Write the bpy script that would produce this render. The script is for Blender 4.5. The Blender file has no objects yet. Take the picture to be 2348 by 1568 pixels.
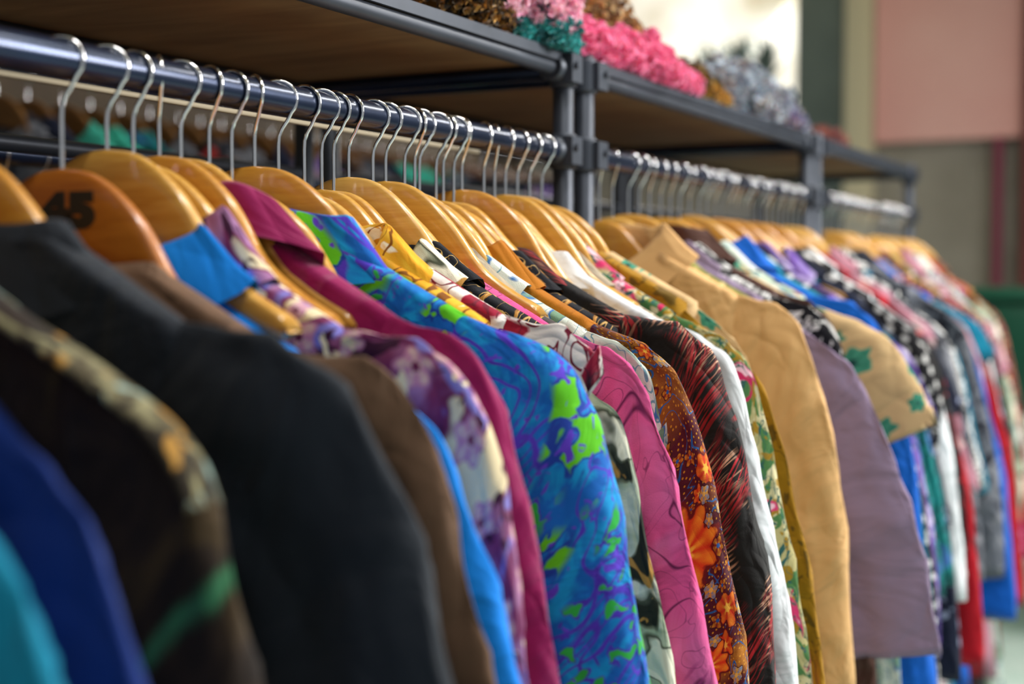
import bpy, math, random
import numpy as np
from mathutils import Vector, noise, Matrix
random.seed(7)
scn = bpy.context.scene
COL = scn.collection
CAMZ = 1.45
RY = 0.965
RZ = CAMZ + 0.199
HZ = RZ - 0.077
SZ = CAMZ + 0.327

# ------------------------------------------------------------------ helpers
def lin(h):
    h = h.lstrip('#')
    o = []
    for i in (0, 2, 4):
        c = int(h[i:i+2], 16) / 255
        o.append(c / 12.92 if c <= .04045 else ((c + .055) / 1.055) ** 2.4)
    return (o[0], o[1], o[2], 1)

def cr(pts, n):
    pts = [np.array(p, float) for p in pts]
    P = [2*pts[0]-pts[1]] + pts + [2*pts[-1]-pts[-2]]
    out = []
    m = len(pts) - 1
    for k in range(n):
        t = k / (n-1) * m
        i = min(int(t), m-1); f = t - i
        a, b, c, d = P[i], P[i+1], P[i+2], P[i+3]
        out.append(.5*((2*b)+(-a+c)*f+(2*a-5*b+4*c-d)*f*f+(-a+3*b-3*c+d)*f**3))
    return out

def mkmesh(name, verts, faces, uvs=None, smooth=True):
    me = bpy.data.meshes.new(name)
    me.from_pydata([tuple(v) for v in verts], [], faces)
    if uvs is not None:
        ul = me.uv_layers.new(name="UVMap")
        li = np.zeros(len(me.loops), dtype=np.int32)
        me.loops.foreach_get("vertex_index", li)
        arr = np.array(uvs, dtype=np.float32)[li].reshape(-1)
        ul.data.foreach_set("uv", arr)
    if smooth:
        me.polygons.foreach_set("use_smooth", [True]*len(me.polygons))
    me.update()
    return me

def obj(name, me, mat=None, parent=None, loc=None, rot=None, label=None, cat=None, group=None, kind=None):
    o = bpy.data.objects.new(name, me)
    COL.objects.link(o)
    if mat is not None:
        if me is not None and len(me.materials) == 0:
            me.materials.append(mat)
        if me is not None and me.materials[0] != mat:
            o.material_slots[0].link = 'OBJECT'
            o.material_slots[0].material = mat
    if parent: o.parent = parent
    if loc: o.location = loc
    if rot: o.rotation_euler = rot
    if label: o["label"] = label
    if cat: o["category"] = cat
    if group: o["group"] = group
    if kind: o["kind"] = kind
    return o

def grid_faces(rows, cols, closed):
    f = []
    cc = cols if closed else cols-1
    for j in range(rows-1):
        for i in range(cc):
            a = j*cols+i; b = j*cols+(i+1) % cols
            f.append((a, b, b+cols, a+cols))
    return f

def tube_data(path, r, n=12, caps=True):
    pts = [Vector(p) for p in path]
    vs, fs = [], []
    t0 = (pts[1]-pts[0]).normalized()
    up = Vector((0, 0, 1)) if abs(t0.z) < .9 else Vector((1, 0, 0))
    nrm = t0.cross(up).normalized()
    for k, p in enumerate(pts):
        if k == 0: t = t0
        elif k == len(pts)-1: t = (pts[-1]-pts[-2]).normalized()
        else: t = (pts[k+1]-pts[k-1]).normalized()
        nrm = (nrm - t*nrm.dot(t)).normalized()
        bn = t.cross(nrm)
        rr = r[k] if isinstance(r, (list, tuple)) else r
        for i in range(n):
            a = 2*math.pi*i/n
            vs.append(p + nrm*math.cos(a)*rr + bn*math.sin(a)*rr)
    fs = grid_faces(len(pts), n, True)
    if caps:
        fs.append(tuple(range(n))[::-1])
        b = (len(pts)-1)*n
        fs.append(tuple(range(b, b+n)))
    return vs, fs

def join_data(parts):
    V, F = [], []
    for v, f in parts:
        o = len(V)
        V += list(v); F += [tuple(i+o for i in q) for q in f]
    return V, F

def box_data(x0, x1, y0, y1, z0, z1):
    v = [(x0,y0,z0),(x1,y0,z0),(x1,y1,z0),(x0,y1,z0),(x0,y0,z1),(x1,y0,z1),(x1,y1,z1),(x0,y1,z1)]
    f = [(0,3,2,1),(4,5,6,7),(0,1,5,4),(1,2,6,5),(2,3,7,6),(3,0,4,7)]
    return v, f

def autosmooth(me):
    try:
        me.set_sharp_from_angle(angle=math.radians(40))
    except Exception:
        pass

# ------------------------------------------------------------------ materials
class MB:
    def __init__(s, name, rough=.8, metal=0., sheen=0., coat=0.):
        s.m = bpy.data.materials.new(name); s.m.use_nodes = True
        s.t = s.m.node_tree; s.b = s.t.nodes["Principled BSDF"]
        s.b.inputs["Roughness"].default_value = rough
        s.b.inputs["Metallic"].default_value = metal
        s.b.inputs["Sheen Weight"].default_value = sheen
        s.b.inputs["Coat Weight"].default_value = coat
        s.b.inputs["Coat Roughness"].default_value = .15
        s._uv = None
    def n(s, t): return s.t.nodes.new(t)
    def l(s, a, b): s.t.links.new(a, b)
    def put(s, sock, v):
        if isinstance(v, (int, float)): sock.default_value = v
        elif isinstance(v, (tuple, list)): sock.default_value = v
        else: s.l(v, sock)
    def uv(s):
        if s._uv is None:
            s._uv = s.n("ShaderNodeTexCoord").outputs["UV"]
        return s._uv
    def co(s): return s.n("ShaderNodeTexCoord").outputs["Object"]
    def math(s, op, a, b=0., c=None, clamp=False):
        x = s.n("ShaderNodeMath"); x.operation = op; x.use_clamp = clamp
        s.put(x.inputs[0], a); s.put(x.inputs[1], b)
        if c is not None: s.put(x.inputs[2], c)
        return x.outputs[0]
    def mapv(s, v, sc=(1,1,1), loc=(0,0,0), rot=(0,0,0)):
        x = s.n("ShaderNodeMapping"); s.put(x.inputs[0], v)
        x.inputs[1].default_value = loc; x.inputs[2].default_value = rot; x.inputs[3].default_value = sc
        return x.outputs[0]
    def noise(s, v, sc, det=2., dist=0., rough=.5, out=0):
        x = s.n("ShaderNodeTexNoise"); s.put(x.inputs["Vector"], v)
        x.inputs["Scale"].default_value = sc; x.inputs["Detail"].default_value = det
        x.inputs["Distortion"].default_value = dist; x.inputs["Roughness"].default_value = rough
        return x.outputs[out]
    def mix(s, f, a, b):
        x = s.n("ShaderNodeMix"); x.data_type = 'RGBA'
        s.put(x.inputs[0], f); s.put(x.inputs[6], a); s.put(x.inputs[7], b)
        return x.outputs[2]
    def gt(s, v, thr, soft=40.):
        return s.math('MULTIPLY', s.math('SUBTRACT', v, thr), soft, clamp=True)
    def base(s, c): s.put(s.b.inputs["Base Color"], c)
    def bump(s, h, st=.3, dist=.002):
        x = s.n("ShaderNodeBump"); x.inputs["Strength"].default_value = st
        x.inputs["Distance"].default_value = dist
        s.put(x.inputs["Height"], h); s.l(x.outputs[0], s.b.inputs["Normal"])
    def warp(s, v, sc, amt):
        c = s.noise(v, sc, 2, out=1)
        a = s.n("ShaderNodeVectorMath"); a.operation = 'SUBTRACT'; s.l(c, a.inputs[0]); a.inputs[1].default_value = (.5,.5,.5)
        b = s.n("ShaderNodeVectorMath"); b.operation = 'SCALE'; s.l(a.outputs[0], b.inputs[0]); b.inputs["Scale"].default_value = amt
        d = s.n("ShaderNodeVectorMath"); d.operation = 'ADD'; s.l(v, d.inputs[0]); s.l(b.outputs[0], d.inputs[1])
        return d.outputs[0]
    def flower(s, v, sc, petals, size, loc):
        vv = s.mapv(v, (sc, sc, 1), (loc, loc*1.7, 0))
        wob = s.n("ShaderNodeTexVoronoi"); wob.voronoi_dimensions = '2D'
        wob.inputs["Scale"].default_value = 1.; wob.inputs["Randomness"].default_value = .85
        s.l(vv, wob.inputs["Vector"])
        sub = s.n("ShaderNodeVectorMath"); sub.operation = 'SUBTRACT'
        s.l(vv, sub.inputs[0]); s.l(wob.outputs["Position"], sub.inputs[1])
        sp = s.n("ShaderNodeSeparateXYZ"); s.l(sub.outputs[0], sp.inputs[0])
        cs = s.n("ShaderNodeSeparateColor"); s.l(wob.outputs["Color"], cs.inputs[0])
        r = wob.outputs["Distance"]
        ang = s.math('ARCTAN2', sp.outputs[1], sp.outputs[0])
        ph = s.math('MULTIPLY_ADD', cs.outputs[0], 6.28, s.math('MULTIPLY', ang, float(petals)))
        w = s.math('COSINE', ph)
        nz = s.math('MULTIPLY_ADD', s.noise(vv, 3.5, 3), 1.0, .5)
        sz = s.math('MULTIPLY', s.math('MULTIPLY', s.math('MULTIPLY_ADD', w, .16, 1.), nz), s.math('MULTIPLY_ADD', cs.outputs[1], size*.7, size*.5))
        q = s.math('DIVIDE', r, sz)
        return q, w, cs

def fabric(name, spec):
    base = spec.get('base', ['#888888'])
    loc = random.uniform(0, 40)
    m = MB(name, rough=spec.get('rough', .85), sheen=spec.get('sheen', .08))
    m.b.inputs["Sheen Roughness"].default_value = .5
    m.b.inputs["Specular IOR Level"].default_value = spec.get('spec', .2)
    uv = m.mapv(m.uv(), (1,1,1), (loc, loc*.6, 0))
    if len(base) == 1:
        nn = m.noise(uv, 9, 3)
        c = lin(base[0]); d = tuple(x*.82 for x in c[:3]) + (1,)
        col = m.mix(nn, d, c)
    else:
        nn = m.noise(uv, spec.get('bs', 20), 3, 1.)
        col = m.mix(m.gt(nn, .45, 6), lin(base[0]), lin(base[1]))
    for i, L in enumerate(spec.get('layers', [])):
        k = L[0]; o = m.mapv(uv, (1,1,1), (3.1*i+.3, 5.7*i, 0))
        if k == 'blob':
            col = m.mix(m.gt(m.noise(o, L[1], 2, 1.2), L[2]), col, lin(L[3]))
        elif k == 'oblob':
            q = m.noise(m.warp(o, L[1]*2.5, .25/L[1]), L[1], 1, .6)
            f1 = m.gt(q, L[2]-L[5], 60); f2 = m.gt(q, L[2], 60)
            if len(L) > 6:      # only inside larger clusters
                g = m.gt(m.noise(o, L[6], 1), .5, 20); f1 = m.math('MULTIPLY', f1, g); f2 = m.math('MULTIPLY', f2, g)
            col = m.mix(f1, col, lin(L[4]))
            col = m.mix(f2, col, lin(L[3]))
        elif k == 'line':
            v = m.math('ABSOLUTE', m.math('SUBTRACT', m.noise(o, L[1], 1, 1.5), .5))
            col = m.mix(m.math('MULTIPLY', m.math('SUBTRACT', L[2], v), 120., clamp=True), col, lin(L[3]))
        elif k == 'ring':
            q = m.noise(m.warp(o, L[1]*2, .2/L[1]), L[1], 0, .8)
            v = m.math('ABSOLUTE', m.math('SINE', m.math('MULTIPLY', q, L[2])))
            g = m.gt(q, .52, 40)
            col = m.mix(m.math('MULTIPLY', m.gt(m.math('SUBTRACT', 1., v), 1-L[3], 12), g), col, lin(L[4]))
        elif k == 'flow':
            q, w, cs = m.flower(o, L[1], L[2], L[3], 2.3*i)
            a = m.mix(m.math('MULTIPLY_ADD', w, .4, .4), lin(L[5]), lin(L[4]))
            rg = m.math('SINE', m.math('MULTIPLY', q, 16.))
            a = m.mix(m.math('MULTIPLY_ADD', rg, .25, .2, clamp=True), a, lin(L[5]))
            a = m.mix(m.gt(q, .8, 14), a, lin(L[7] if len(L) > 7 else L[5]))
            a = m.mix(m.gt(m.math('SUBTRACT', 1., q), .72, 14), a, lin(L[6]))
            f = m.gt(m.math('SUBTRACT', 1., q), 0., 14)
            if len(L) > 8: f = m.math('MULTIPLY', f, m.gt(cs.outputs[2], L[8], 60))
            col = m.mix(f, col, a)
        elif k == 'dots':
            v = m.n("ShaderNodeTexVoronoi"); v.voronoi_dimensions = '2D'
            v.inputs["Scale"].default_value = L[1]; v.inputs["Randomness"].default_value = .6
            m.l(o, v.inputs["Vector"])
            col = m.mix(m.math('MULTIPLY', m.math('SUBTRACT', L[2], v.outputs["Distance"]), 12., clamp=True), col, lin(L[3]))
        elif k == 'streak':
            o1 = m.mapv(m.warp(m.warp(o, 5, .07), 18, .012), (1,1,1), rot=(0, 0, L[6]))
            o2 = m.mapv(o1, (L[1], L[2], 1))
            a = m.gt(m.noise(o2, 1, 1, .0), L[3], 14)
            b = m.gt(m.noise(o, 10, 3), L[5], 10)
            col = m.mix(m.math('MULTIPLY', a, b), col, lin(L[4]))
        elif k == 'band':
            sp = m.n("ShaderNodeSeparateXYZ"); m.l(m.uv(), sp.inputs[0])
            y = m.math('MULTIPLY_ADD', m.noise(uv, 25, 2), .03, sp.outputs[1])
            a = m.gt(y, L[1], 80); b = m.gt(m.math('MULTIPLY', y, -1.), -L[2], 80)
            f = m.math('MULTIPLY', m.math('MULTIPLY', a, b), m.gt(m.noise(o, 22, 2), .40, 8))
            col = m.mix(f, col, lin(L[3]))
    m.base(col)
    h = m.noise(m.mapv(uv, (1, 1.3, 1)), 9, 3, 1.6)
    r1 = m.math('ABSOLUTE', m.math('SUBTRACT', m.noise(m.mapv(m.mapv(uv, rot=(0,0,.35)), (1, .4, 1)), 12, 2, .6), .5))
    r2 = m.math('ABSOLUTE', m.math('SUBTRACT', m.noise(m.mapv(m.mapv(uv, rot=(0,0,-.7)), (1, .5, 1)), 10, 1, .8), .5))
    h = m.math('MULTIPLY_ADD', r1, -2.4, h)
    h = m.math('MULTIPLY_ADD', r2, -1.8, h)
    wv = m.noise(uv, 900, 1)
    hh = m.math('MULTIPLY_ADD', wv, .035, h)
    m.bump(hh, .85, spec.get('wr', .015))
    return m.m

FAB = {
 'teal': ({'base':['#0784a6']}, 'teal cotton'),
 'navy': ({'base':['#0e2f7c']}, 'royal navy cotton'),
 'darkbrown': ({'base':['#221914','#30241b'],'layers':[('blob',7,.60,'#43341f'),('band',.172,.192,'#3f8f62'),('band',.24,.26,'#5a3e2c')]}, 'dark brown with a green band'),
 'trim': ({'base':['#4c4430','#8a8462'],'bs':30,'layers':[('blob',34,.58,'#b08238'),('blob',22,.60,'#8aa198'),('blob',30,.58,'#2c251a')]}, 'olive print'),
 'charcoal': ({'base':['#222831'],'rough':.75}, 'charcoal grey wool'),
 'taupe': ({'base':['#745844']}, 'taupe brown'),
 'azure': ({'base':['#0a8af2']}, 'bright azure blue'),
 'mauve': ({'base':['#7a2e5c','#a878a6'],'bs':14,'layers':[('blob',14,.54,'#7f7ac8'),('oblob',14,.58,'#ead8b0','#7a2a52',.03),('blob',34,.60,'#3a1030'),('flow',16,5,.30,'#e2c8b8','#c080a4','#6a1e46'),('blob',30,.64,'#f4e6ba')]}, 'mauve and cream floral print'),
 'magenta': ({'base':['#980f58'],'sheen':.2}, 'plain magenta'),
 'bluepais': ({'base':['#0a62ba','#0a94d2'],'bs':30,'layers':[('ring',7,64,.34,'#4a34b8'),('line',9,.016,'#4a34b8'),('oblob',36,.55,'#5cc01c','#183c9c',.05,9),('oblob',50,.58,'#2aa844','#4632b4',.05,8),('blob',60,.64,'#5a3cc4'),('flow',4.5,6,.22,'#f4e8ea','#c84a6a','#8a1a3a','#f0dce2',.5)]}, 'turquoise blue, purple and lime paisley print'),
 'yellowp': ({'base':['#e8a01c','#f2c038'],'layers':[('blob',24,.58,'#fff2d0'),('line',20,.03,'#8a5010')]}, 'yellow and cream print'),
 'whitered': ({'base':['#f1ebe4','#e8dcd8'],'layers':[('oblob',20,.56,'#a01d3a','#d8a0a8',.03),('line',24,.03,'#7a2036')]}, 'white with crimson leaf print'),
 'sagefl': ({'base':['#a2b094','#c8d0ba'],'layers':[('oblob',13,.53,'#22271e','#6a705a',.02),('oblob',12,.6,'#e4e2cc','#4a5040',.02),('blob',20,.62,'#b0823e')]}, 'sage, black and cream floral'),
 'pink': ({'base':['#e0508e','#d8609a'],'bs':8,'layers':[('line',7,.010,'#6e1c4c'),('line',13,.007,'#7a2454'),('streak',14,50,.58,'#a83878',.53,.6)]}, 'hot pink with fine plum branches'),
 'blackor': ({'base':['#14161e'],'layers':[('blob',30,.60,'#b07a34'),('line',26,.012,'#c5a060')]}, 'black with amber print'),
 'creamblue': ({'base':['#d5dacf','#a9bfb0'],'layers':[('oblob',18,.56,'#6f9076','#3d6ea8',.03),('line',22,.02,'#6f9aa8')]}, 'pale cream and blue leaf print'),
 'camo': ({'base':['#8a7a68','#b5a890'],'layers':[('oblob',14,.55,'#4e4a4a','#e0d6c0',.02),('blob',15,.6,'#d9cdb4')]}, 'taupe camouflage-like print'),
 'ochre': ({'base':['#b87014']}, 'plain burnt ochre'),
 'ochrefl': ({'base':['#4e1220','#a8680e'],'bs':6,'layers':[('dots',150,.20,'#c08420'),('line',18,.014,'#245a94'),('flow',34,5,.34,'#d08c1c','#7a1c14','#2a5a9a','#3a0c12',.5),('flow',20,6,.36,'#e08420','#c03012','#e8b040','#5a1010',.35),('flow',10,9,.40,'#f29a24','#d23a12','#f4bc3c','#6a1210',.30),('flow',30,5,.28,'#2f78a8','#c89030','#e0b050','#401014',.6)]}, 'ochre and maroon blossom print'),
 'redblack': ({'base':['#0a0809'],'spec':.35,'layers':[('streak',24,330,.49,'#8e0f1a',.47,.35),('streak',20,340,.54,'#dba98a',.51,.1),('streak',22,330,.54,'#c02833',.53,.6)]}, 'black pleated with red and cream streaks'),
 'white': ({'base':['#eef2f6']}, 'plain white'),
 'greenfl': ({'base':['#b8ad78','#dcd2aa'],'layers':[('blob',26,.50,'#4d7a45'),('blob',32,.56,'#a07c22'),('oblob',12,.60,'#f0c0cc','#d83a70',.03),('blob',24,.68,'#c82a5c'),('line',26,.022,'#2d5c58')]}, 'cream, green and pink rose print'),
 'mustard': ({'base':['#a87a12'],'layers':[('blob',20,.62,'#6a5014'),('line',14,.010,'#5c4410')]}, 'mustard with dark leaf print'),
 'beige': ({'base':['#e2b47a']}, 'plain warm beige'),
 'lavender': ({'base':['#8e7c98']}, 'greyed lavender'),
 'leather': ({'base':['#4a281c'],'rough':.5}, 'chestnut brown'),
 'bw': ({'base':['#e8e8e6'],'layers':[('blob',30,.49,'#15161c'),('line',24,.035,'#15161c')]}, 'black and white scribble print'),
 'creamfl': ({'base':['#dcba88'],'layers':[('flow',15,6,.3,'#2f7a62','#4a9a80','#1d4a48')]}, 'cream with small green flowers'),
 'royal': ({'base':['#0c62cc']}, 'royal blue'),
 'tealb': ({'base':['#0c7c9a'],'layers':[('blob',14,.60,'#0a4c7a')]}, 'teal blue'),
 'dotsbw': ({'base':['#1b1a1e'],'layers':[('dots',38,.30,'#d6d4d2'),('blob',12,.58,'#1b1a1e')]}, 'black with white dots'),
 'tealgr': ({'base':['#0f6a6a','#0c8282'],'layers':[('blob',20,.58,'#3c6aa8'),('line',16,.03,'#0a3c48')]}, 'teal green print'),
 'violetp': ({'base':['#6a4ca0','#b9aed0'],'layers':[('blob',20,.54,'#3c2a68')]}, 'violet and white print'),
 'red': ({'base':['#b00c20'],'layers':[('blob',14,.62,'#1a1014')]}, 'scarlet and black print'),
 'darknavy': ({'base':['#101830'],'layers':[('blob',16,.62,'#8a94b0')]}, 'dark navy'),
 'black': ({'base':['#141417'],'layers':[('blob',18,.60,'#9a2a2a')]}, 'black and red print'),
 'rose': ({'base':['#b88090'],'layers':[('blob',16,.60,'#d8c0c0')]}, 'dusty rose'),
 'sage': ({'base':['#96a88c'],'layers':[('blob',18,.60,'#62786a')]}, 'pale sage'),
 'olive': ({'base':['#8a8742'],'layers':[('blob',16,.58,'#4a4a24'),('blob',22,.64,'#c8b878')]}, 'olive green'),
 'coral': ({'base':['#c85a5a','#d89080'],'layers':[('blob',18,.56,'#8a2438'),('blob',20,.62,'#f0e0d0')]}, 'coral floral'),
 'maroonp': ({'base':['#4a1222','#7a2038'],'layers':[('dots',60,.3,'#c98a60'),('blob',14,.62,'#281018')]}, 'maroon print'),
 'greyp': ({'base':['#5a5e68','#7a7c84'],'layers':[('blob',20,.58,'#22242e')]}, 'grey print'),
 'aqua': ({'base':['#3fb7a0']}, 'aqua green'),
}
FM = {k: fabric('fabric_'+k, v[0]) for k, v in FAB.items()}
FD = {k: v[1] for k, v in FAB.items()}

def wood_mat(name, a, b, coat=.6, sc=1., rough=.35):
    m = MB(name, rough=rough, coat=coat)
    v = m.mapv(m.co(), (14*sc, 3*sc, 30*sc))
    n1 = m.noise(v, 3, 4, 1.2)
    m.base(m.mix(m.gt(n1, .35, 3), lin(a), lin(b)))
    m.bump(n1, .05, .001)
    return m.m
WOODS = [wood_mat('varnished_wood_%s' % k, a, b) for k, a, b in
         [('honey', '#c48c34', '#dcaa50'), ('amber', '#bd7d28', '#d2993c'), ('blond', '#cc9844', '#e0b460'), ('golden', '#c68f34', '#d9a648')]]
WOOD_RED = wood_mat('varnished_wood_orange', '#a45c18', '#bc7226')
m = MB('polished_chrome', rough=.1, metal=1.); m.base(m.mix(m.noise(m.co(), 60, 2), (.66,.66,.67,1), (.9,.9,.9,1))); CHROME = m.m
m = MB('dark_blue_steel', rough=.25, metal=.6, coat=.3); m.base(m.mix(m.noise(m.co(), 12, 3), lin('#141c2e'), lin('#223454'))); m.bump(m.noise(m.co(), 80, 2), .05, .001); RAILM = m.m
m = MB('grey_steel', rough=.45, metal=.4); m.base(m.mix(m.noise(m.co(), 15, 3), lin('#30353e'), lin('#464c57'))); m.bump(m.noise(m.co(), 90, 2), .06, .001); POSTM = m.m
BOARD = wood_mat('shelf_plywood', '#8a6644', '#a8835a', coat=0, sc=.3, rough=.7)
m = MB('black_lettering_paint', rough=.5); m.base(m.mix(m.noise(m.co(), 50), (.01,.01,.01,1), (.02,.02,.02,1))); INK = m.m

def plain(name, a, b=None, rough=.8, sc=4, emis=0, metal=0):
    m = MB(name, rough=rough, metal=metal)
    c = m.mix(m.gt(m.noise(m.co(), sc, 4), .3, 2.5), lin(a), lin(b or a)); m.base(c)
    if emis:
        m.l(c, m.b.inputs["Emission Color"]); m.b.inputs["Emission Strength"].default_value = emis
    m.bump(m.noise(m.co(), sc*12, 3), .05, .003)
    return m.m

# ------------------------------------------------------------------ garments
SHX = [0, .11, .13, .16, .20, .235, .25]
SHZ = [-.084, -.086, -.098, -.114, -.137, -.155, -.164]
OP = [(.225,-.150),(.275,-.178),(.318,-.204),(.352,-.240),(.380,-.32),(.402,-.42),(.420,-.52),(.435,-.65),(.445,-.80),(.452,-.92)]
IP = [(.19,-.35),(.205,-.37),(.22,-.39),(.24,-.41),(.258,-.45),(.275,-.52),(.292,-.60),(.31,-.71),(.322,-.82),(.328,-.93)]
def ridge(v):
    return 1-2*abs(noise.noise(v))**.7

def body_mesh(seed, hem=-.85, T=.018, F=1, n=26, rows=30, hw=.29):
    V, U = [], []
    ls = [(1-2*i/n, F) for i in range(n+1)] + [(-1+2*i/n, -F) for i in range(1, n)]
    for j in range(-2, rows+1):
        v = max(0, j)/rows; v = v**1.4
        for l, sg in ls:
            y0 = l*.25
            ay = abs(y0)
            zt = float(np.interp(ay, SHX, SHZ))
            e = math.sqrt(max(0, 1-abs(l)**8))
            if ay < .11:
                k = math.sqrt(max(0, 1-(ay/.11)**2))
                zt = -.086 - k*(.07 if sg == F else -.004)
                g = .9
            else:
                g = {-2: .0, -1: .6}.get(j, .95)
                zt += {-2: .006, -1: .004}.get(j, 0)
            w = .25+(hw-.25)*v
            y = l*w
            z = zt+(hem-zt)*v
            A = .016*min(1, v*3)
            fx = A*noise.noise(Vector((l*3.2+seed, z*1.6, seed*1.3)))*1.6
            fx += A*.5*noise.noise(Vector((l*9+seed, z*4, sg*3.+seed)))
            x = sg*T*e*g*(1+.5*v)+fx
            z += .012*v*noise.noise(Vector((l*4, seed, 0)))
            V.append((x, y, z)); U.append((l*.25 if sg == F else -.5-l*.25, z))
    c = len(ls); last = V[-c:]; lu = U[-c:]
    mx = sum(p[0] for p in last)/c
    for p, q in zip(last, lu):
        V.append((mx+(p[0]-mx)*.7, p[1]*.98, p[2]+.03)); U.append((q[0], p[2]+.03))
    return mkmesh('garment_body', V, grid_faces(rows+4, c, True), U)

def sleeve_mesh(seed, side=-1, sw=1., drop=0., cut=1., fat=1., bell=0., rings=96, nf=40):
    O = cr(OP, rings); I = cr(IP, rings)
    R = max(6, int(rings*cut))
    V, U = [], []; L = 0; pc = None
    for k in range(R):
        t = k/(rings-1)
        o = O[k].copy(); i = I[k].copy()
        o[0] = .225+(o[0]-.225)*sw; i[0] = .19+(i[0]-.19)*sw
        dz = drop*min(1, t*5); o[1] -= dz; i[1] -= dz*.6
        o[0] += bell*t*.10; i[0] -= bell*t*.04
        q5 = min(1, t*3)
        o[0] += (.013*noise.noise(Vector((t*3, seed, 1.)))+.004*noise.noise(Vector((t*12, seed, 3.))))*q5
        o[1] += .004*noise.noise(Vector((t*14, seed, 5.)))*min(1, t*8)
        c = (o+i)/2; h = (o-i)/2
        if pc is not None: L += float(np.linalg.norm(c-pc))
        pc = c
        T = float(np.interp(t, [0, .04, .12, .3, .6, 1], [.009, .011, .013, .017, .020, .023]))*fat
        wig = .015*noise.noise(Vector((t*3.5, seed*2., 8.)))*min(1, t*4)*fat
        for a in range(nf):
            ph = 2*math.pi*a/nf+math.pi
            ca, sa = math.cos(ph), math.sin(ph)
            q = min(1, t*6)
            f1 = noise.noise(Vector((ca*4.4+seed+t*1.2, .3*sa, t*1.5)))
            f2 = ridge(Vector((ca*3.2+seed+t*5, sa*.8, t*6)))*min(1, t*3)
            f3 = noise.noise(Vector((ca*5+seed, sa*3, t*22)))
            fold = (1.4*f1+.6*(f2-.35)+.2*f3)*q
            edge = abs(ca)**3
            pt = c+h*ca*(1+fold*.025)
            x = T*math.copysign(abs(sa)**.95, sa)*(1+fold*.8*(1-edge*.6))+wig+fold*.009*fat
            V.append((x, side*pt[0], pt[1])); U.append((a/nf*.34, L))
    c0 = np.mean(np.array(V[-nf:]), axis=0)
    for p in V[-nf:]:
        V.append((c0[0]+(p[0]-c0[0])*.8, c0[1]+(p[1]-c0[1])*.93, p[2]+.03)); U.append((U[len(V)-1-nf][0], L+.03))
    return mkmesh('garment_sleeve', V, grid_faces(R+1, nf, True), U)

def collar_mesh(seed, F=1, h=.032, leaf=.045, n=44):
    prof = [(0, -.008, 0), (.001, .5, 0), (.002, .9, 0), (.005, 1.06, 0), (.009, 1.0, 0), (.014, .8, .25), (.021, .5, .6), (.028, .3, 1.)]
    V, U = [], []
    for i in range(n+1):
        a = -1+2*i/n
        ps = math.pi*a*.93
        cx, sy = math.cos(ps), math.sin(ps)
        fr = max(0, -cx)
        bx = -F*cx*.022; by = .104*sy
        zb = -.092-.055*fr**1.3
        hh = h*(1-.35*fr)*(1+.7*noise.noise(Vector((a*2.2, seed, 0))))
        tip = leaf*(1+.9*max(0, abs(a)-.72)/.28*.8)*(1+.4*noise.noise(Vector((a*3, seed, 7))))
        wob = .016*noise.noise(Vector((a*4, seed, 4)))
        for off, zz, lf in prof:
            x = bx+(-F*cx)*off*.8+wob*.7
            y = by+sy*off*1.4+wob*.5*sy
            z = zb+hh*min(1.1, zz if zz > 0 else 0)+(zz if zz < 0 else 0)
            if lf: z = zb+hh*zz-lf*(tip-hh*.6)
            y += sy*lf*.03
            V.append((x, y, z)); U.append((a*.18, off*3+zz*.03))
    return mkmesh('garment_collar', V, grid_faces(n+1, len(prof), False), U)

def garment(s, body, sleeve=None, collar=None, kind='shirt', yaw=0., F=1, sw=1., drop=0., cut=1., fat=1., bell=0., T=.018,
            hem=-.85, h=.028, leaf=.045, dz=0., Y=RY, label=None, group='garments on the front rails'):
    seed = s*17.3+Y*3
    root = obj(kind, body_mesh(seed, hem, T, F), FM[body], loc=(s, Y, HZ+dz), rot=(0, 0, yaw),
               label=label or (FD[body]+' '+kind+' on a wooden hanger'), cat=kind, group=group)
    obj('sleeve', sleeve_mesh(seed, -1, sw, drop, cut, fat, bell), FM[sleeve or body], root)
    obj('sleeve', sleeve_mesh(seed+5, 1, sw*.9, drop, cut, min(fat, .8), bell, 24, 12), FM[sleeve or body], root)
    if h: obj('collar', collar_mesh(seed, F, h, leaf), FM[collar or body], root)
    return root

# hanger
def hanger_mesh(wide=1.):
    ys = np.linspace(-.215, .215, 61)
    X = [0, .03*wide, .06*wide, .095*wide, .115, .13, .17, .20, .222]
    TP = [0, -.003, -.020, -.055, -.082, -.106, -.136, -.152, -.164]
    BT = [-.086, -.088, -.096, -.116, -.130, -.142, -.162, -.174, -.182]
    V = []; nf = 16
    for y in ys:
        ay = abs(y)
        t = np.mean([np.interp(min(.222, max(0, ay+d)), X, TP) for d in np.linspace(-.014, .014, 9)])
        b = np.mean([np.interp(min(.222, max(0, ay+d)), X, BT) for d in np.linspace(-.014, .014, 9)])
        if ay > .205:
            k = (ay-.205)/.010; m_ = (t+b)/2; sh = math.sqrt(max(.05, 1-k*k)); t = m_+(t-m_)*sh; b = m_+(b-m_)*sh
        th = .0082+.0045*(ay/.222)**1.5
        bow = .003*(ay/.222)**2
        c = (t+b)/2; hh = (t-b)/2
        for a in range(nf):
            ph = 2*math.pi*(a+.5)/nf
            ca, sa = math.cos(ph), math.sin(ph)
            V.append((bow+th*math.copysign(abs(ca)**.55, ca), y, c+hh*math.copysign(abs(sa)**.55, sa)))
    F = grid_faces(len(ys), nf, True)
    F.append(tuple(range(nf))); b = (len(ys)-1)*nf; F.append(tuple(range(b, b+nf))[::-1])
    return mkmesh('hanger_body', V, F)
HMS = [hanger_mesh(1.), hanger_mesh(.88), hanger_mesh(1.08)]
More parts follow.
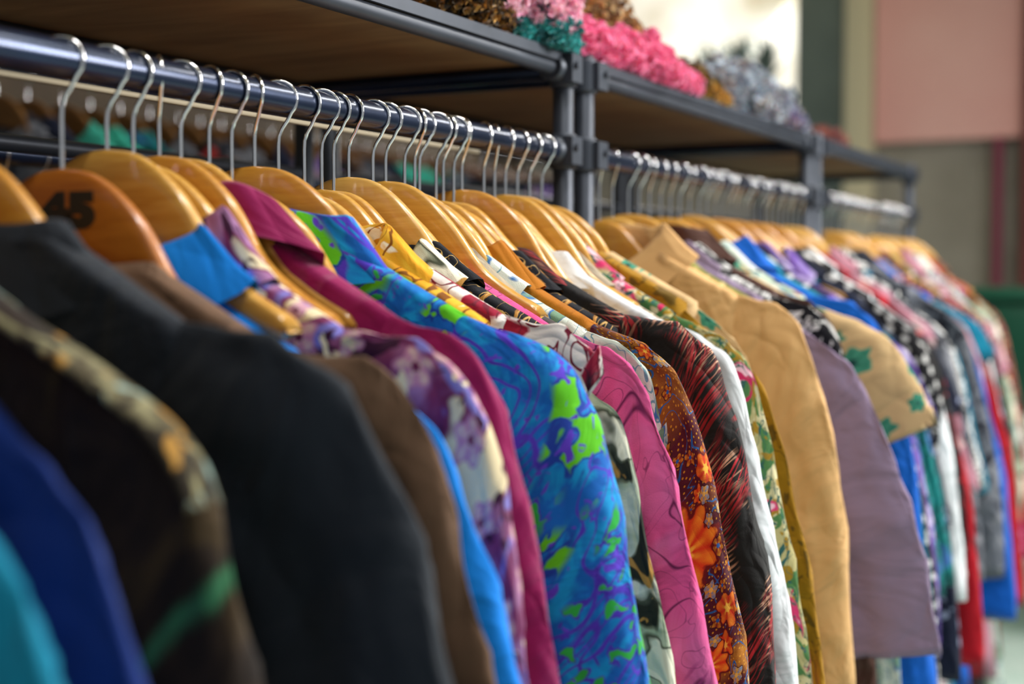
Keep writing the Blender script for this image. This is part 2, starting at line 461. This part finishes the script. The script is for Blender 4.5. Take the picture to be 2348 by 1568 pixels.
def hook_mesh(drop=0.):
    R = .0206
    Z = .077+drop
    pts = []
    for k in range(19):
        a = math.radians(205-k*(250/18))
        pts.append((0, -R*math.cos(a), Z+R*math.sin(a)))
    pts += [(0, -.010, Z-.024), (0, -.004, Z-.033), (0, -.0007, Z-.042), (0, 0, Z-.052), (0, 0, .0), (0, 0, -.006)]
    V, F = tube_data(pts, .0022, 10)
    return mkmesh('hanger_hook', V, F)
DZS = [0., -.010, -.018, -.022, -.026, .006]
KMS = {d: hook_mesh(-d) for d in DZS}
HANG = [0]
hr = random.Random(11)
def hanger(s, mat=None, yaw=0., Y=RY, group='wooden hangers on the front rails', label=None, off=0., dz=None):
    HANG[0] += 1
    mt = mat or hr.choice(WOODS)
    if dz is None: dz = hr.choice([0., -.010, -.018, -.026])
    h = obj('clothes_hanger', hr.choice(HMS) if mat is None else HMS[2], mt, loc=(s, Y, HZ+off+dz), rot=(0, 0, yaw),
            label=label or 'honey varnished wooden hanger with a chrome hook', cat='hanger', group=group)
    obj('hook', KMS[dz], CHROME, h, rot=(0, 0, hr.uniform(-.8, .6)-yaw), label='chrome wire hook')
    return h

G1 = [
 (.532,'teal',dict(sw=1.13,drop=.04,bell=.4)),
 (.605,'navy',dict(sw=1.13,drop=.02,fat=1.1,bell=.2)),
 (.725,'darkbrown',dict(sw=1.0,drop=.0,dz=-.018,fat=1.1,collar='trim',kind='jacket')),
 (.858,'charcoal',dict(sw=1.20,drop=-.040,fat=1.5,T=.022,kind='coat',h=.018,leaf=.06,dz=-.005,bell=.55,yaw=0.)),
 (.965,'taupe',dict(sw=1.08,drop=-.040,fat=.9,kind='jacket',dz=-.030,bell=.3,yaw=0.05,h=.012)),
 (1.028,'azure',dict(sw=1.0,drop=-.02,fat=1.3,F=1,dz=-.044,bell=.6,yaw=.0,h=.066,leaf=.05)),
 (1.072,'mauve',dict(sw=1.05,fat=1.0,drop=-.04,dz=-.016,h=.040,yaw=.02,leaf=.06)),
 (1.108,'greyp',dict(sw=.7,fat=.5,drop=.03,dz=-.03)),
 (1.150,'magenta',dict(sw=1.03,fat=1.25,h=.045,kind='jacket',drop=-.022,yaw=.0)),
 (1.190,'whitered',dict(sw=.65,fat=.6,drop=.05,h=0,dz=-.03)),
 (1.258,'bluepais',dict(sw=1.05,fat=1.5,h=.042,leaf=.065,yaw=.15,T=.02,drop=-.015,dz=-.004)),
 (1.350,'yellowp',dict(sw=.7,fat=.6,drop=.04,h=.036,F=-1,dz=-.012)),
 (1.388,'whitered',dict(sw=1.03,fat=.6,drop=-.03,cut=.36,h=.02,dz=-.01,yaw=0.)),
 (1.424,'sagefl',dict(sw=1.03,fat=.8,drop=.02,F=-1,dz=-.025,yaw=.03)),
 (1.452,'blackor',dict(sw=.7,fat=.5,drop=.02,h=.030,dz=-.018)),
 (1.492,'pink',dict(sw=1.12,fat=1.2,drop=-.02,h=.022,dz=-.02,yaw=0.)),
 (1.534,'camo',dict(sw=.7,fat=.6,drop=.02,dz=-.03,F=-1)),
 (1.575,'creamblue',dict(sw=.85,fat=.6,drop=-.02,F=-1,cut=.45,dz=-.028)),
 (1.618,'ochre',dict(sw=1.07,fat=1.35,sleeve='ochrefl',h=.036,dz=-.022,drop=-.018,yaw=.03)),
 (1.672,'blackor',dict(sw=.7,fat=.5,drop=.03,dz=-.03)),
 (1.720,'redblack',dict(sw=1.06,fat=1.4,drop=-.035,h=.036,dz=-.018,yaw=.05)),
 (1.826,'white',dict(sw=1.02,fat=1.1,drop=-.02,dz=-.02,h=.022,yaw=0.)),
 (1.864,'camo',dict(sw=.7,fat=.6,dz=-.024)),
 (1.900,'greenfl',dict(sw=1.06,fat=.9,F=-1,dz=-.014,drop=-.01,yaw=0.)),
 (1.945,'mustard',dict(sw=1.08,fat=.8,drop=.03,h=0,yaw=0.)),
 (1.982,'creamfl',dict(sw=.8,fat=.6,h=0)),
]
rr = random.Random(5)
for s, b, kw in G1:
    kw.setdefault('yaw', rr.uniform(-.06, .08))
    g = garment(s, b, **kw)
    red = b == 'taupe'
    dzz = -.022 if (red or b == 'darkbrown') else (-.018 if b == 'charcoal' else (0. if b in ('azure','bluepais','magenta','redblack') else (-.010 if b == 'mauve' else None)))
    hh = hanger(s+(.011 if red else rr.uniform(-.010, .008)), yaw=kw['yaw'] if not red else .0, mat=WOOD_RED if red else None,
                label='orange-brown wooden hanger printed with black numbers' if red else None, dz=dzz)
    if red:
        fc = bpy.data.curves.new('lettering', 'FONT'); fc.body = '45'; fc.size = .040; fc.extrude = .0004
        fc.align_x = 'CENTER'; fc.offset = .0034; fc.space_character = 1.12
        tmp = bpy.data.objects.new('tmp', fc); COL.objects.link(tmp)
        bpy.context.view_layer.update()
        me = bpy.data.meshes.new_from_object(tmp.evaluated_get(bpy.context.evaluated_depsgraph_get()))
        bpy.data.objects.remove(tmp)
        me.materials.clear()
        for v in me.vertices: v.co.x *= 1.5
        t = obj('lettering', me, INK, hh, label='black printed block numbers')
        t.matrix_local = Matrix(((0,0,-1,-.0088),(-1,0,0,-.014),(0,1,0,-.053),(0,0,0,1)))
    if b == 'darkbrown':
        P = cr([(.10,-.08),(.13,-.094),(.16,-.110),(.20,-.133),(.235,-.150),(.275,-.172),(.318,-.198),(.346,-.226),(.360,-.255)], 40)
        V = []
        for k, p in enumerate(P):
            for j in range(10):
                a = 2*math.pi*j/10
                q = P[min(k+1, 39)]-P[max(k-1, 0)]; q = q/np.linalg.norm(q); nn = np.array((-q[1], q[0]))
                c = p+nn*(.005*math.sin(a)-.005)
                V.append((.020*math.cos(a), -c[0], c[1]))
        obj('shoulder_trim', mkmesh('shoulder_trim', V, grid_faces(40, 10, True), [(v[0], v[1]) for v in V]), FM['trim'], g, label='olive and gold patterned band along the shoulder')
for s in (1.600, 1.655, 1.703, 1.79):
    hanger(s, yaw=rr.uniform(-.08, .08), dz=-.018, label='empty varnished wooden hanger squeezed between shirts')
for s in (1.222, 1.305):
    garment(s, 'greyp', sw=.6, fat=.4, drop=.06, h=0, dz=-.04, yaw=.12)
    hanger(s, yaw=.12, dz=-.026)

G2 = [(2.198,'beige',dict(sw=.98,fat=1.2,drop=-.03,h=.045,F=-1,kind='jacket',T=.022,dz=.005)),
 (2.255,'olive',dict(sw=.7,fat=.6)),
 (2.325,'lavender',dict(sw=1.05,fat=1.6,drop=.025,bell=1.35,cut=.82,kind='jacket',F=-1)),
 (2.375,'bw',dict(sw=.98,fat=.8,drop=-.03,cut=.6)),
 (2.425,'leather',dict(sw=.9,fat=1.0,drop=-.03,h=.05,dz=.008,kind='jacket')),
 (2.48,'creamfl',dict(sw=1.30,fat=1.2,cut=.52,bell=1.3)),
 (2.53,'creamblue',dict(sw=.95,fat=.8)),
 (2.58,'sagefl',dict(sw=.95,fat=.8)),
 (2.635,'royal',dict(sw=1.10,fat=1.3,drop=-.03,h=.04)),
 (2.69,'tealb',dict(sw=1.08,fat=1.0)),
 (2.735,'dotsbw',dict(sw=1.06,fat=1.0)),
]
for s, b, kw in G2:
    garment(s, b, yaw=rr.uniform(-.04, .04), hem=-1.0, **kw)
    hanger(s)

VAR = []
for k in range(8):
    sd = 31.7*k+4
    VAR.append((body_mesh(sd, [-.95,-1.1,-1.25,-1.0,-1.38,-1.15,-.9,-1.3][k], .015, 1 if k % 2 else -1, 16, 16, [.31,.33,.40,.32,.42,.36,.30,.38][k]),
                sleeve_mesh(sd, -1, .90+.045*(k % 4), .016*(k % 3), [1, .85, .5, .95, .75, 1, .45, .9][k], .9, [0,.3,.8,0,.5,.2,.7,.1][k], 34, 16),
                sleeve_mesh(sd+3, 1, .8, 0, .8, .5, 0, 16, 8),
                collar_mesh(sd, 1 if k % 2 else -1, .036, .045, 20)))
def far_garment(s, fab, k, Y=RY, group='garments on the front rails', dz=0., sc=1.):
    b, a, c, d = VAR[k]
    root = obj('shirt', b, FM[fab], loc=(s, Y, HZ+dz), rot=(0, 0, random.uniform(-.08, .08)),
               label=FD[fab]+' shirt hanging in a packed row', cat='shirt', group=group)
    root.scale = (1, sc, 1)
    obj('sleeve', a, FM[fab], root)
    if Y == RY: obj('sleeve', c, FM[fab], root)
    obj('collar', d, FM[fab], root)
    return root
far_f = ['violetp','bw','tealgr','violetp','tealgr','darknavy','dotsbw','white','black','red','darknavy','rose','greyp','bw','tealb','greyp','royal',
         'sage','rose','tealb','maroonp','red','olive','white','darknavy','tealb','black','rose','sage','greyp','creamblue','maroonp','violetp','sagefl','red','mustard','sage','greyp','maroonp','olive']
s = 2.785; i = 0
while s < 4.61:
    if not (3.425 < s < 3.585):
        fb = far_f[i % len(far_f)]
        far_garment(s, fb, 5 if fb in ('red', 'royal') else random.randrange(8), sc=(1.06 if fb in ('red', 'royal') else 1)*(1 if s < 3.8 else 1-.16*(s-3.8)/.8), dz=random.choice([0,0,-.01,-.02,-.03])); hanger(s)
        i += 1
    s += .043+random.uniform(-.007, .007)
# ------------------------------------------------------------------ racks
def rack(x0, x1, Y, zr, zs, depth=.5, label='', shelf=True):
    e = obj('clothes_rack', None, loc=(x0, Y, 0), label=label, cat='clothes rack')
    L = x1-x0
    def part(name, d, mat, lab=None):
        me = mkmesh(name, d[0], d[1]); autosmooth(me)
        return obj(name, me, mat, e, label=lab)
    pr = .0165
    top = zs+.035
    for x in (0, L):
        for y in (0, depth):
            p = tube_data([(x,y,0),(x,y,.03),(x,y,.031),(x,y,top-.004),(x,y,top)], [.024,.024,pr,pr,pr*.8], 20)
            part('post', p, POSTM, 'grey steel upright tube')
    part('rail', tube_data([(0,0,zr),(L,0,zr)], .0182, 28), RAILM, 'dark blue steel hanging rail')
    part('crossbar', tube_data([(0,depth,zr-.02),(L,depth,zr-.02)], .012, 14), POSTM)
    part('crossbar', tube_data([(0,0,.15),(L,0,.15)], .012, 14), POSTM)
    part('crossbar', tube_data([(0,depth,.15),(L,depth,.15)], .012, 14), POSTM)
    for x in (0, L):
        part('crossbar', tube_data([(x,0,.15),(x,depth,.15)], .012, 14), POSTM)
        part('crossbar', tube_data([(x,0,zs),(x,depth,zs)], .013, 14), RAILM)
    if shelf:
        for y in (0, depth):
            ed = join_data([tube_data([(0,y,zs),(L,y,zs)], .0115, 16), box_data(0, L, y-.0135, y-.008, zs+.010, zs+.026) if y == 0 else box_data(0, L, y+.008, y+.0135, zs+.010, zs+.026)])
            part('shelf_edge', ed, POSTM, 'grey steel shelf edge tube')
        part('shelf_board', box_data(.005, L-.005, -.006, depth+.006, zs+.0115, zs+.023), BOARD, 'brown wooden shelf board')
    for x, sg in ((0, 1), (L, -1)):
        for z in (zr, zs):
            parts = [tube_data([(x,0,z-.028),(x,0,z-.024),(x,0,z+.024),(x,0,z+.028)], [.019,.0225,.0225,.019], 20),
                     tube_data([(x+sg*.01,0,z),(x+sg*.045,0,z),(x+sg*.048,0,z)], [.0215,.0215,.019], 20),
                     box_data(x-.008, x+.030, -.03, -.015, z-.022, z+.022) if sg > 0 else box_data(x-.030, x+.008, -.03, -.015, z-.022, z+.022),
                     tube_data([(x+sg*.018,-.028,z+.004),(x+sg*.018,-.036,z+.004)], .006, 6)]
            part('clamp', join_data(parts), POSTM, 'cast steel corner clamp with bolt')
    return e
R1 = rack(.30, 2.055, RY, RZ, SZ, label='steel tube clothes rack with wooden top shelf, beaded garlands on top')
R2 = rack(2.135, 3.465, RY, RZ, SZ, label='steel tube clothes rack with pink garland on its wooden shelf')
R3 = rack(3.545, 4.67, RY, RZ, SZ, label='steel tube clothes rack with a nearly empty wooden top shelf')
RB = rack(.9, 4.2, 1.88, RZ+.01, SZ-.02, shelf=False, label='dark steel clothes rack standing behind other racks')
RC = rack(2.6, 6.4, 2.95, CAMZ+.56, CAMZ+.62, shelf=False, label='tall steel clothes rack close to the brown side wall')
me = mkmesh('wire', *tube_data([(.02,.14,RZ+.004),(1.73,.14,RZ+.004)], .0035, 8)); obj('wire', me, plain('cream_wire', '#b8ac92'), R1, label='thin cream wire')

backf = ['aqua','greyp','darknavy','greyp','lavender','black','aqua','tealgr','greyp','maroonp','violetp','greyp','camo','darknavy','rose','greyp','black','lavender']
DARKW = wood_mat('aged_dark_wood', '#5a3c1c', '#74502a', coat=.2)
s = 1.0; i = 0
while s < 4.1:
    far_garment(s, backf[i % len(backf)], random.randrange(8), Y=1.88, group='garments on the rear rail', dz=.01-.03*(i % 3 == 0))
    hanger(s, Y=1.88, off=.01, dz=0., group='hangers on the rear rail')
    s += .085+random.uniform(-.02, .02); i += 1
s = 2.75; i = 0
while s < 6.2:
    far_garment(s, ['greyp','darknavy','aqua','aqua','tealgr','greyp','black','greyp','greyp','darknavy','lavender','violetp','black','greyp'][i % 14], random.randrange(8), Y=2.95, group='garments on the tall rail by the wall', dz=.36)
    hanger(s, Y=2.95, off=.361, dz=0., mat=DARKW, group='hangers on the tall rail by the wall', label='dark aged wooden hanger with a chrome hook')
    s += .13+random.uniform(-.03, .03); i += 1

# ------------------------------------------------------------------ things on the shelf
def fluffy(name, label, cat, path, rad, col1, col2, petal=.009, N=1800, seed=1, rough=.6, metal=0., col3=None):
    rnd = random.Random(seed)
    petal *= .62; N = int(N*2.2)
    P = cr(path, 40)
    V, F = [], []
    def R(k):
        return rad*(.15+.85*math.sin(math.pi*(k+.6)/40.2)**.5)*(1+.6*noise.noise(Vector((k*.22, seed*3.1, 0))))
    core = tube_data([tuple(p) for p in P], [R(k)*.8 for k in range(40)], 16)
    V += core[0]; F += core[1]
    for q in range(N):
        k = rnd.randrange(0, 40); c = Vector(P[k])
        d = Vector((rnd.gauss(0,1), rnd.gauss(0,1), rnd.gauss(0,1))).normalized()
        rr = R(k)*(1+.5*noise.noise(Vector((c.x*22+seed, d.y*2, d.z*2))))
        p = c+d*rr*rnd.uniform(.78, 1.12)
        if p.z < SZ+.026: p.z = SZ+.026+rnd.uniform(0, .006)
        u = d.orthogonal().normalized(); u.rotate(Matrix.Rotation(rnd.uniform(0, 6.28), 3, d)); w = d.cross(u)
        sz = petal*rnd.uniform(.6, 1.5)
        o = len(V)
        V += [p-d*sz*.6, p+u*sz+d*sz*.5, p+(u*.3+w)*sz*.9+d*sz*.9, p-u*sz*.9+d*sz*.6, p-(w)*sz+d*sz*.5]
        F += [(o,o+1,o+2),(o,o+2,o+3),(o,o+3,o+4),(o,o+4,o+1)]
    cx, cy = P[20][0], P[20][1]
    V = [(v[0]-cx, v[1]-cy, max(v[2], SZ+.024)-SZ) for v in V]
    me = mkmesh(name, V, F, smooth=False)
    m = MB('soft_'+name+str(seed), rough=rough, metal=metal, sheen=.3)
    c = m.mix(m.gt(m.noise(m.co(), 70, 3), .42, 8), lin(col1), lin(col2))
    if col3: c = m.mix(m.gt(m.noise(m.co(), 25, 2), .54, 12), c, lin(col3))
    m.base(c)
    if not metal: m.b.inputs["Subsurface Weight"].default_value = .35; m.b.inputs["Subsurface Scale"].default_value = .01
    return obj(name, me, m.m, loc=(cx, cy, SZ), label=label, cat=cat, group='trimmings piled on the top shelves')
b = SZ+.03
fluffy('sequin_garland', 'dark gold sequin garland heaped at the shelf edge', 'garland', [(1.56,1.03,b+.03),(1.68,1.0,b+.045),(1.78,1.0,b+.035),(1.90,.995,b+.02)], .045, '#1c120c', '#a87c34', .012, 2000, 2, .3, .6)
fluffy('fabric_flower_garland', 'pale pink ruffled flower garland on the shelf', 'garland', [(1.78,1.02,b+.055),(1.90,1.0,b+.07),(2.00,.995,b+.075),(2.14,1.0,b+.06)], .050, '#ee9cbc', '#fcd4e0', .013, 2600, 3)
fluffy('fabric_flower_garland', 'turquoise ruffled garland at the shelf edge', 'garland', [(1.91,.985,b+.012),(1.99,.970,b+.016),(2.09,.970,b+.012)], .032, '#0c6c72', '#27a8a6', .009, 1500, 4)
fluffy('fabric_flower_garland', 'bright pink ruffled garland lying along the shelf edge', 'garland', [(2.04,.985,b+.03),(2.16,.98,b+.03),(2.30,.975,b+.03),(2.45,.97,b+.025),(2.65,.965,b+.014)], .040, '#e4588e', '#fc9cc2', .012, 4200, 5, col3='#f484b0')
fluffy('straw_bundle', 'golden brown curly straw bundle on the shelf', 'bundle', [(2.08,1.08,b+.085),(2.22,1.06,b+.10),(2.36,1.05,b+.09),(2.50,1.04,b+.06)], .064, '#5a3818', '#cfa468', .012, 2600, 6, col3='#8a5a2c')
fluffy('fabric_flower_garland', 'deep purple trimming tucked between bundles', 'garland', [(2.34,1.01,b+.055),(2.44,1.01,b+.055),(2.54,1.0,b+.04)], .030, '#241450', '#4a2f88', .010, 900, 7)
fluffy('sequin_garland', 'bronze and olive beaded garland on the shelf', 'garland', [(2.54,1.02,b+.03),(2.68,1.0,b+.03),(2.84,.99,b+.02)], .034, '#2a1c14', '#a8843a', .011, 1500, 8, .4, .3)
fluffy('cloth_bundle', 'pale grey blue printed cloth bundle on the shelf', 'bundle', [(2.78,1.04,b+.03),(3.0,1.02,b+.045),(3.18,1.01,b+.04),(3.46,1.0,b+.010)], .054, '#6c7a92', '#c4ccd4', .026, 2000, 9, col3='#988880')
fluffy('sequin_garland', 'yellow beaded garland hanging over the shelf edge', 'garland', [(2.70,.975,b+.014),(2.78,.97,b+.014),(2.86,.97,b+.010)], .018, '#8a6a20', '#d8a838', .010, 700, 10)
fluffy('fabric_flower_garland', 'violet and grey trimming heaped on the shelf', 'garland', [(3.06,.985,b+.015),(3.24,.98,b+.02),(3.46,.98,b+.008)], .034, '#5a4a88', '#a4a8b8', .015, 1200, 11, col3='#8a5a4a')
fluffy('fabric_flower_garland', 'maroon trimming lying on the shelf edge', 'garland', [(3.62,.99,b+.01),(3.75,.98,b+.01),(3.9,.98,b+.008)], .020, '#5a1c2c', '#a86a5a', .012, 500, 12)

# ------------------------------------------------------------------ room
def struct(name, d, mat, label=None):
    me = mkmesh(name, d[0], d[1], smooth=False)
    return obj(name, me, mat, kind='structure', label=label or name.replace('_', ' '))
struct('floor', box_data(-3, 9, -6, 4.2, -.05, 0), plain('pale_mint_floor', '#c3dbd0', '#d8e8e0', .35))
struct('ceiling', box_data(-3, 9, -1.0, 4.2, 3.4, 3.45), plain('beige_ceiling', '#b8a888'))
struct('wall_left', box_data(-3, 9, 4.0, 4.1, 0, 3.4), plain('dim_olive_brown_plaster', '#3c3022', '#50402c'))
EX = 8.0
wg = plain('taupe_partition', '#928c80', '#a29c90')
struct('wall_end', join_data([box_data(EX, EX+.1, -4, 2.0, 0, 3.4), box_data(EX, EX+.1, 2.0, 4.2, 0, 2.35), box_data(EX, EX+.1, 2.0, 4.2, 3.3, 3.4)]), wg)
struct('trim_1', box_data(EX-.25, EX-.02, 1.98, 2.22, 0, 3.4), plain('dark_green_column', '#46524e', '#525f5a'), 'dark green square column')
struct('trim_2', box_data(EX-.14, EX-.02, 1.83, 1.98, 0, 3.4), plain('cream_frame', '#d8cdac'), 'cream vertical frame beside the column')
struct('trim_3', box_data(EX-.10, EX-.005, 1.04, 1.82, 2.19, 3.4), plain('pink_panel', '#e09a94', '#f4c0b8', sc=.8), 'salmon pink upper wall panel')
struct('trim_4', box_data(EX-.16, EX-.01, .5, 1.04, 1.2, 3.4), plain('dark_red_board', '#6a3030', '#7a3c3a'), 'dark red vertical board')
struct('trim_5', box_data(EX-.12, EX-.02, 1.15, 1.185, 0, 2.19), plain('magenta_strip', '#8a3c54'), 'narrow magenta strip')
struct('window_1', box_data(EX+.04, EX+.06, 2.2, 4.1, 2.3, 3.35), plain('bright_frosted_glass', '#a89c80', '#fffdf4', emis=1.0, sc=2.2), 'bright frosted window')
def plant(x, y, z, hgt, seed):
    rnd = random.Random(seed)
    pot = tube_data([(0,0,0),(0,0,.12),(0,0,.13)], [.05,.07,.075], 16)
    root = obj('potted_plant', mkmesh('pot', *pot), plain('grey_pot%d' % seed, '#4a4e50'), loc=(x,y,z), label='dark leafy plant in a grey pot by the window', cat='plant')
    V, F = [], []
    for q in range(60):
        a = rnd.uniform(0, 6.28); l = rnd.uniform(.5, 1)*hgt; sp = rnd.uniform(.05, .16)
        d = Vector((math.cos(a), math.sin(a), 0)); w = Vector((-d.y, d.x, 0))*.02
        o = len(V)
        for t in (0, .35, .7, 1):
            c = d*sp*t*t+Vector((0,0,.11+l*t*(1-.25*t)))
            k = math.sin(math.pi*(t*.85+.1))
            V += [c-w*k, c+w*k]
        for t in range(3): F.append((o+2*t, o+2*t+1, o+2*t+3, o+2*t+2))
    obj('foliage', mkmesh('foliage', V, F), plain('dark_leaf%d' % seed, '#4c5a54', '#6c7c78'), root)
struct('trim_6', box_data(EX-.3, EX-.001, 2.25, 4.0, 2.31, 2.35), plain('sill_wood', '#9a9080'), 'window sill')
plant(EX-.15, 2.42, 2.35, .46, 1); plant(EX-.15, 2.74, 2.35, .44, 2); plant(EX-.16, 2.58, 2.35, .50, 3)
TX, TY = 6.3, .72
tb = obj('display_table', mkmesh('table_top', *box_data(-.5,.5,-.45,.45,.86,.90), smooth=False), plain('pale_mint_top', '#c6dacb'), loc=(TX,TY,0), label='pale mint display table', cat='table')
for x in (-.45,.45):
    for y in (-.4,.4):
        obj('leg', mkmesh('leg', *tube_data([(x,y,0),(x,y,.86)], .025, 12)), POSTM, tb)
obj('skirt', mkmesh('skirt', *box_data(-.49,.49,-.44,.44,.35,.86), smooth=False), plain('pale_cloth', '#d6dfd6'), tb)
def rbox(w, d, h, r):
    V = []; n = 24
    for z, k in ((0,.94),(.02,1),(h-.06,1),(h-.02,.97),(h,.88)):
        for i in range(n):
            a = 2*math.pi*i/n; ca, sa = math.cos(a), math.sin(a)
            V.append((w/2*k*math.copysign(abs(ca)**.4, ca), d/2*k*math.copysign(abs(sa)**.4, sa), z))
    F = grid_faces(5, n, True); F.append(tuple(range(n))[::-1]); F.append(tuple(range(4*n, 5*n)))
    return V, F
bx = obj('storage_bin', mkmesh('bin_body', *rbox(.6,.7,.46,.05)), plain('green_plastic', '#06402e', '#084a36', .45), loc=(TX,TY,.90), label='deep green plastic storage bin on the table', cat='bin')
obj('lid', mkmesh('lid', *[( [(v[0]*1.05, v[1]*1.05, v[2]*.12+.455) for v in rbox(.6,.7,.46,.05)[0]]), rbox(.6,.7,.46,.05)[1]]), plain('green_lid', '#084a36', rough=.4), bx)

# ------------------------------------------------------------------ light
w = bpy.data.worlds.new('World'); scn.world = w; w.use_nodes = True
bg = w.node_tree.nodes['Background']; bg.inputs[0].default_value = (.90, .95, 1, 1); bg.inputs[1].default_value = .36
def area(name, loc, tgt, size, e, col=(1,1,1), sy=None):
    l = bpy.data.lights.new(name, 'AREA'); l.energy = e; l.color = col; l.size = size
    if sy: l.shape = 'RECTANGLE'; l.size_y = sy
    o = bpy.data.objects.new(name, l); COL.objects.link(o); o.location = loc
    o.rotation_euler = (Vector(tgt)-Vector(loc)).to_track_quat('-Z', 'Y').to_euler()
area('daylight_window', (3.6, -2.1, 2.8), (1.7, .9, 1.3), 1.5, 185, (1, .98, .95), 1.2)
area('ceiling_tube', (1.4, .2, 3.3), (1.4, .7, 1), 2.4, 34, (1, .98, .95), .12)
area('ceiling_tube_far', (4.5, .0, 3.3), (4.5, .6, 1), 2.4, 46, (1, .98, .94), .12)
area('end_window_glow', (7.8, 2.9, 2.9), (4, .8, 1.2), 1.4, 70, (1, .98, .95), .9)

# ------------------------------------------------------------------ camera
cam = bpy.data.cameras.new('camera'); co = bpy.data.objects.new('camera', cam); COL.objects.link(co)
cam.lens = 50; cam.sensor_width = 36
th = math.radians(27.2); pt = math.radians(-2.6)
d = Vector((math.cos(th)*math.cos(pt), math.sin(th)*math.cos(pt), math.sin(pt)))
co.location = (0, 0, CAMZ)
co.rotation_euler = d.to_track_quat('-Z', 'Y').to_euler()
cam.clip_start = .05
cam.dof.use_dof = True; cam.dof.focus_distance = 1.70; cam.dof.aperture_fstop = 2.1
scn.camera = co
scn.view_settings.view_transform = 'Standard'
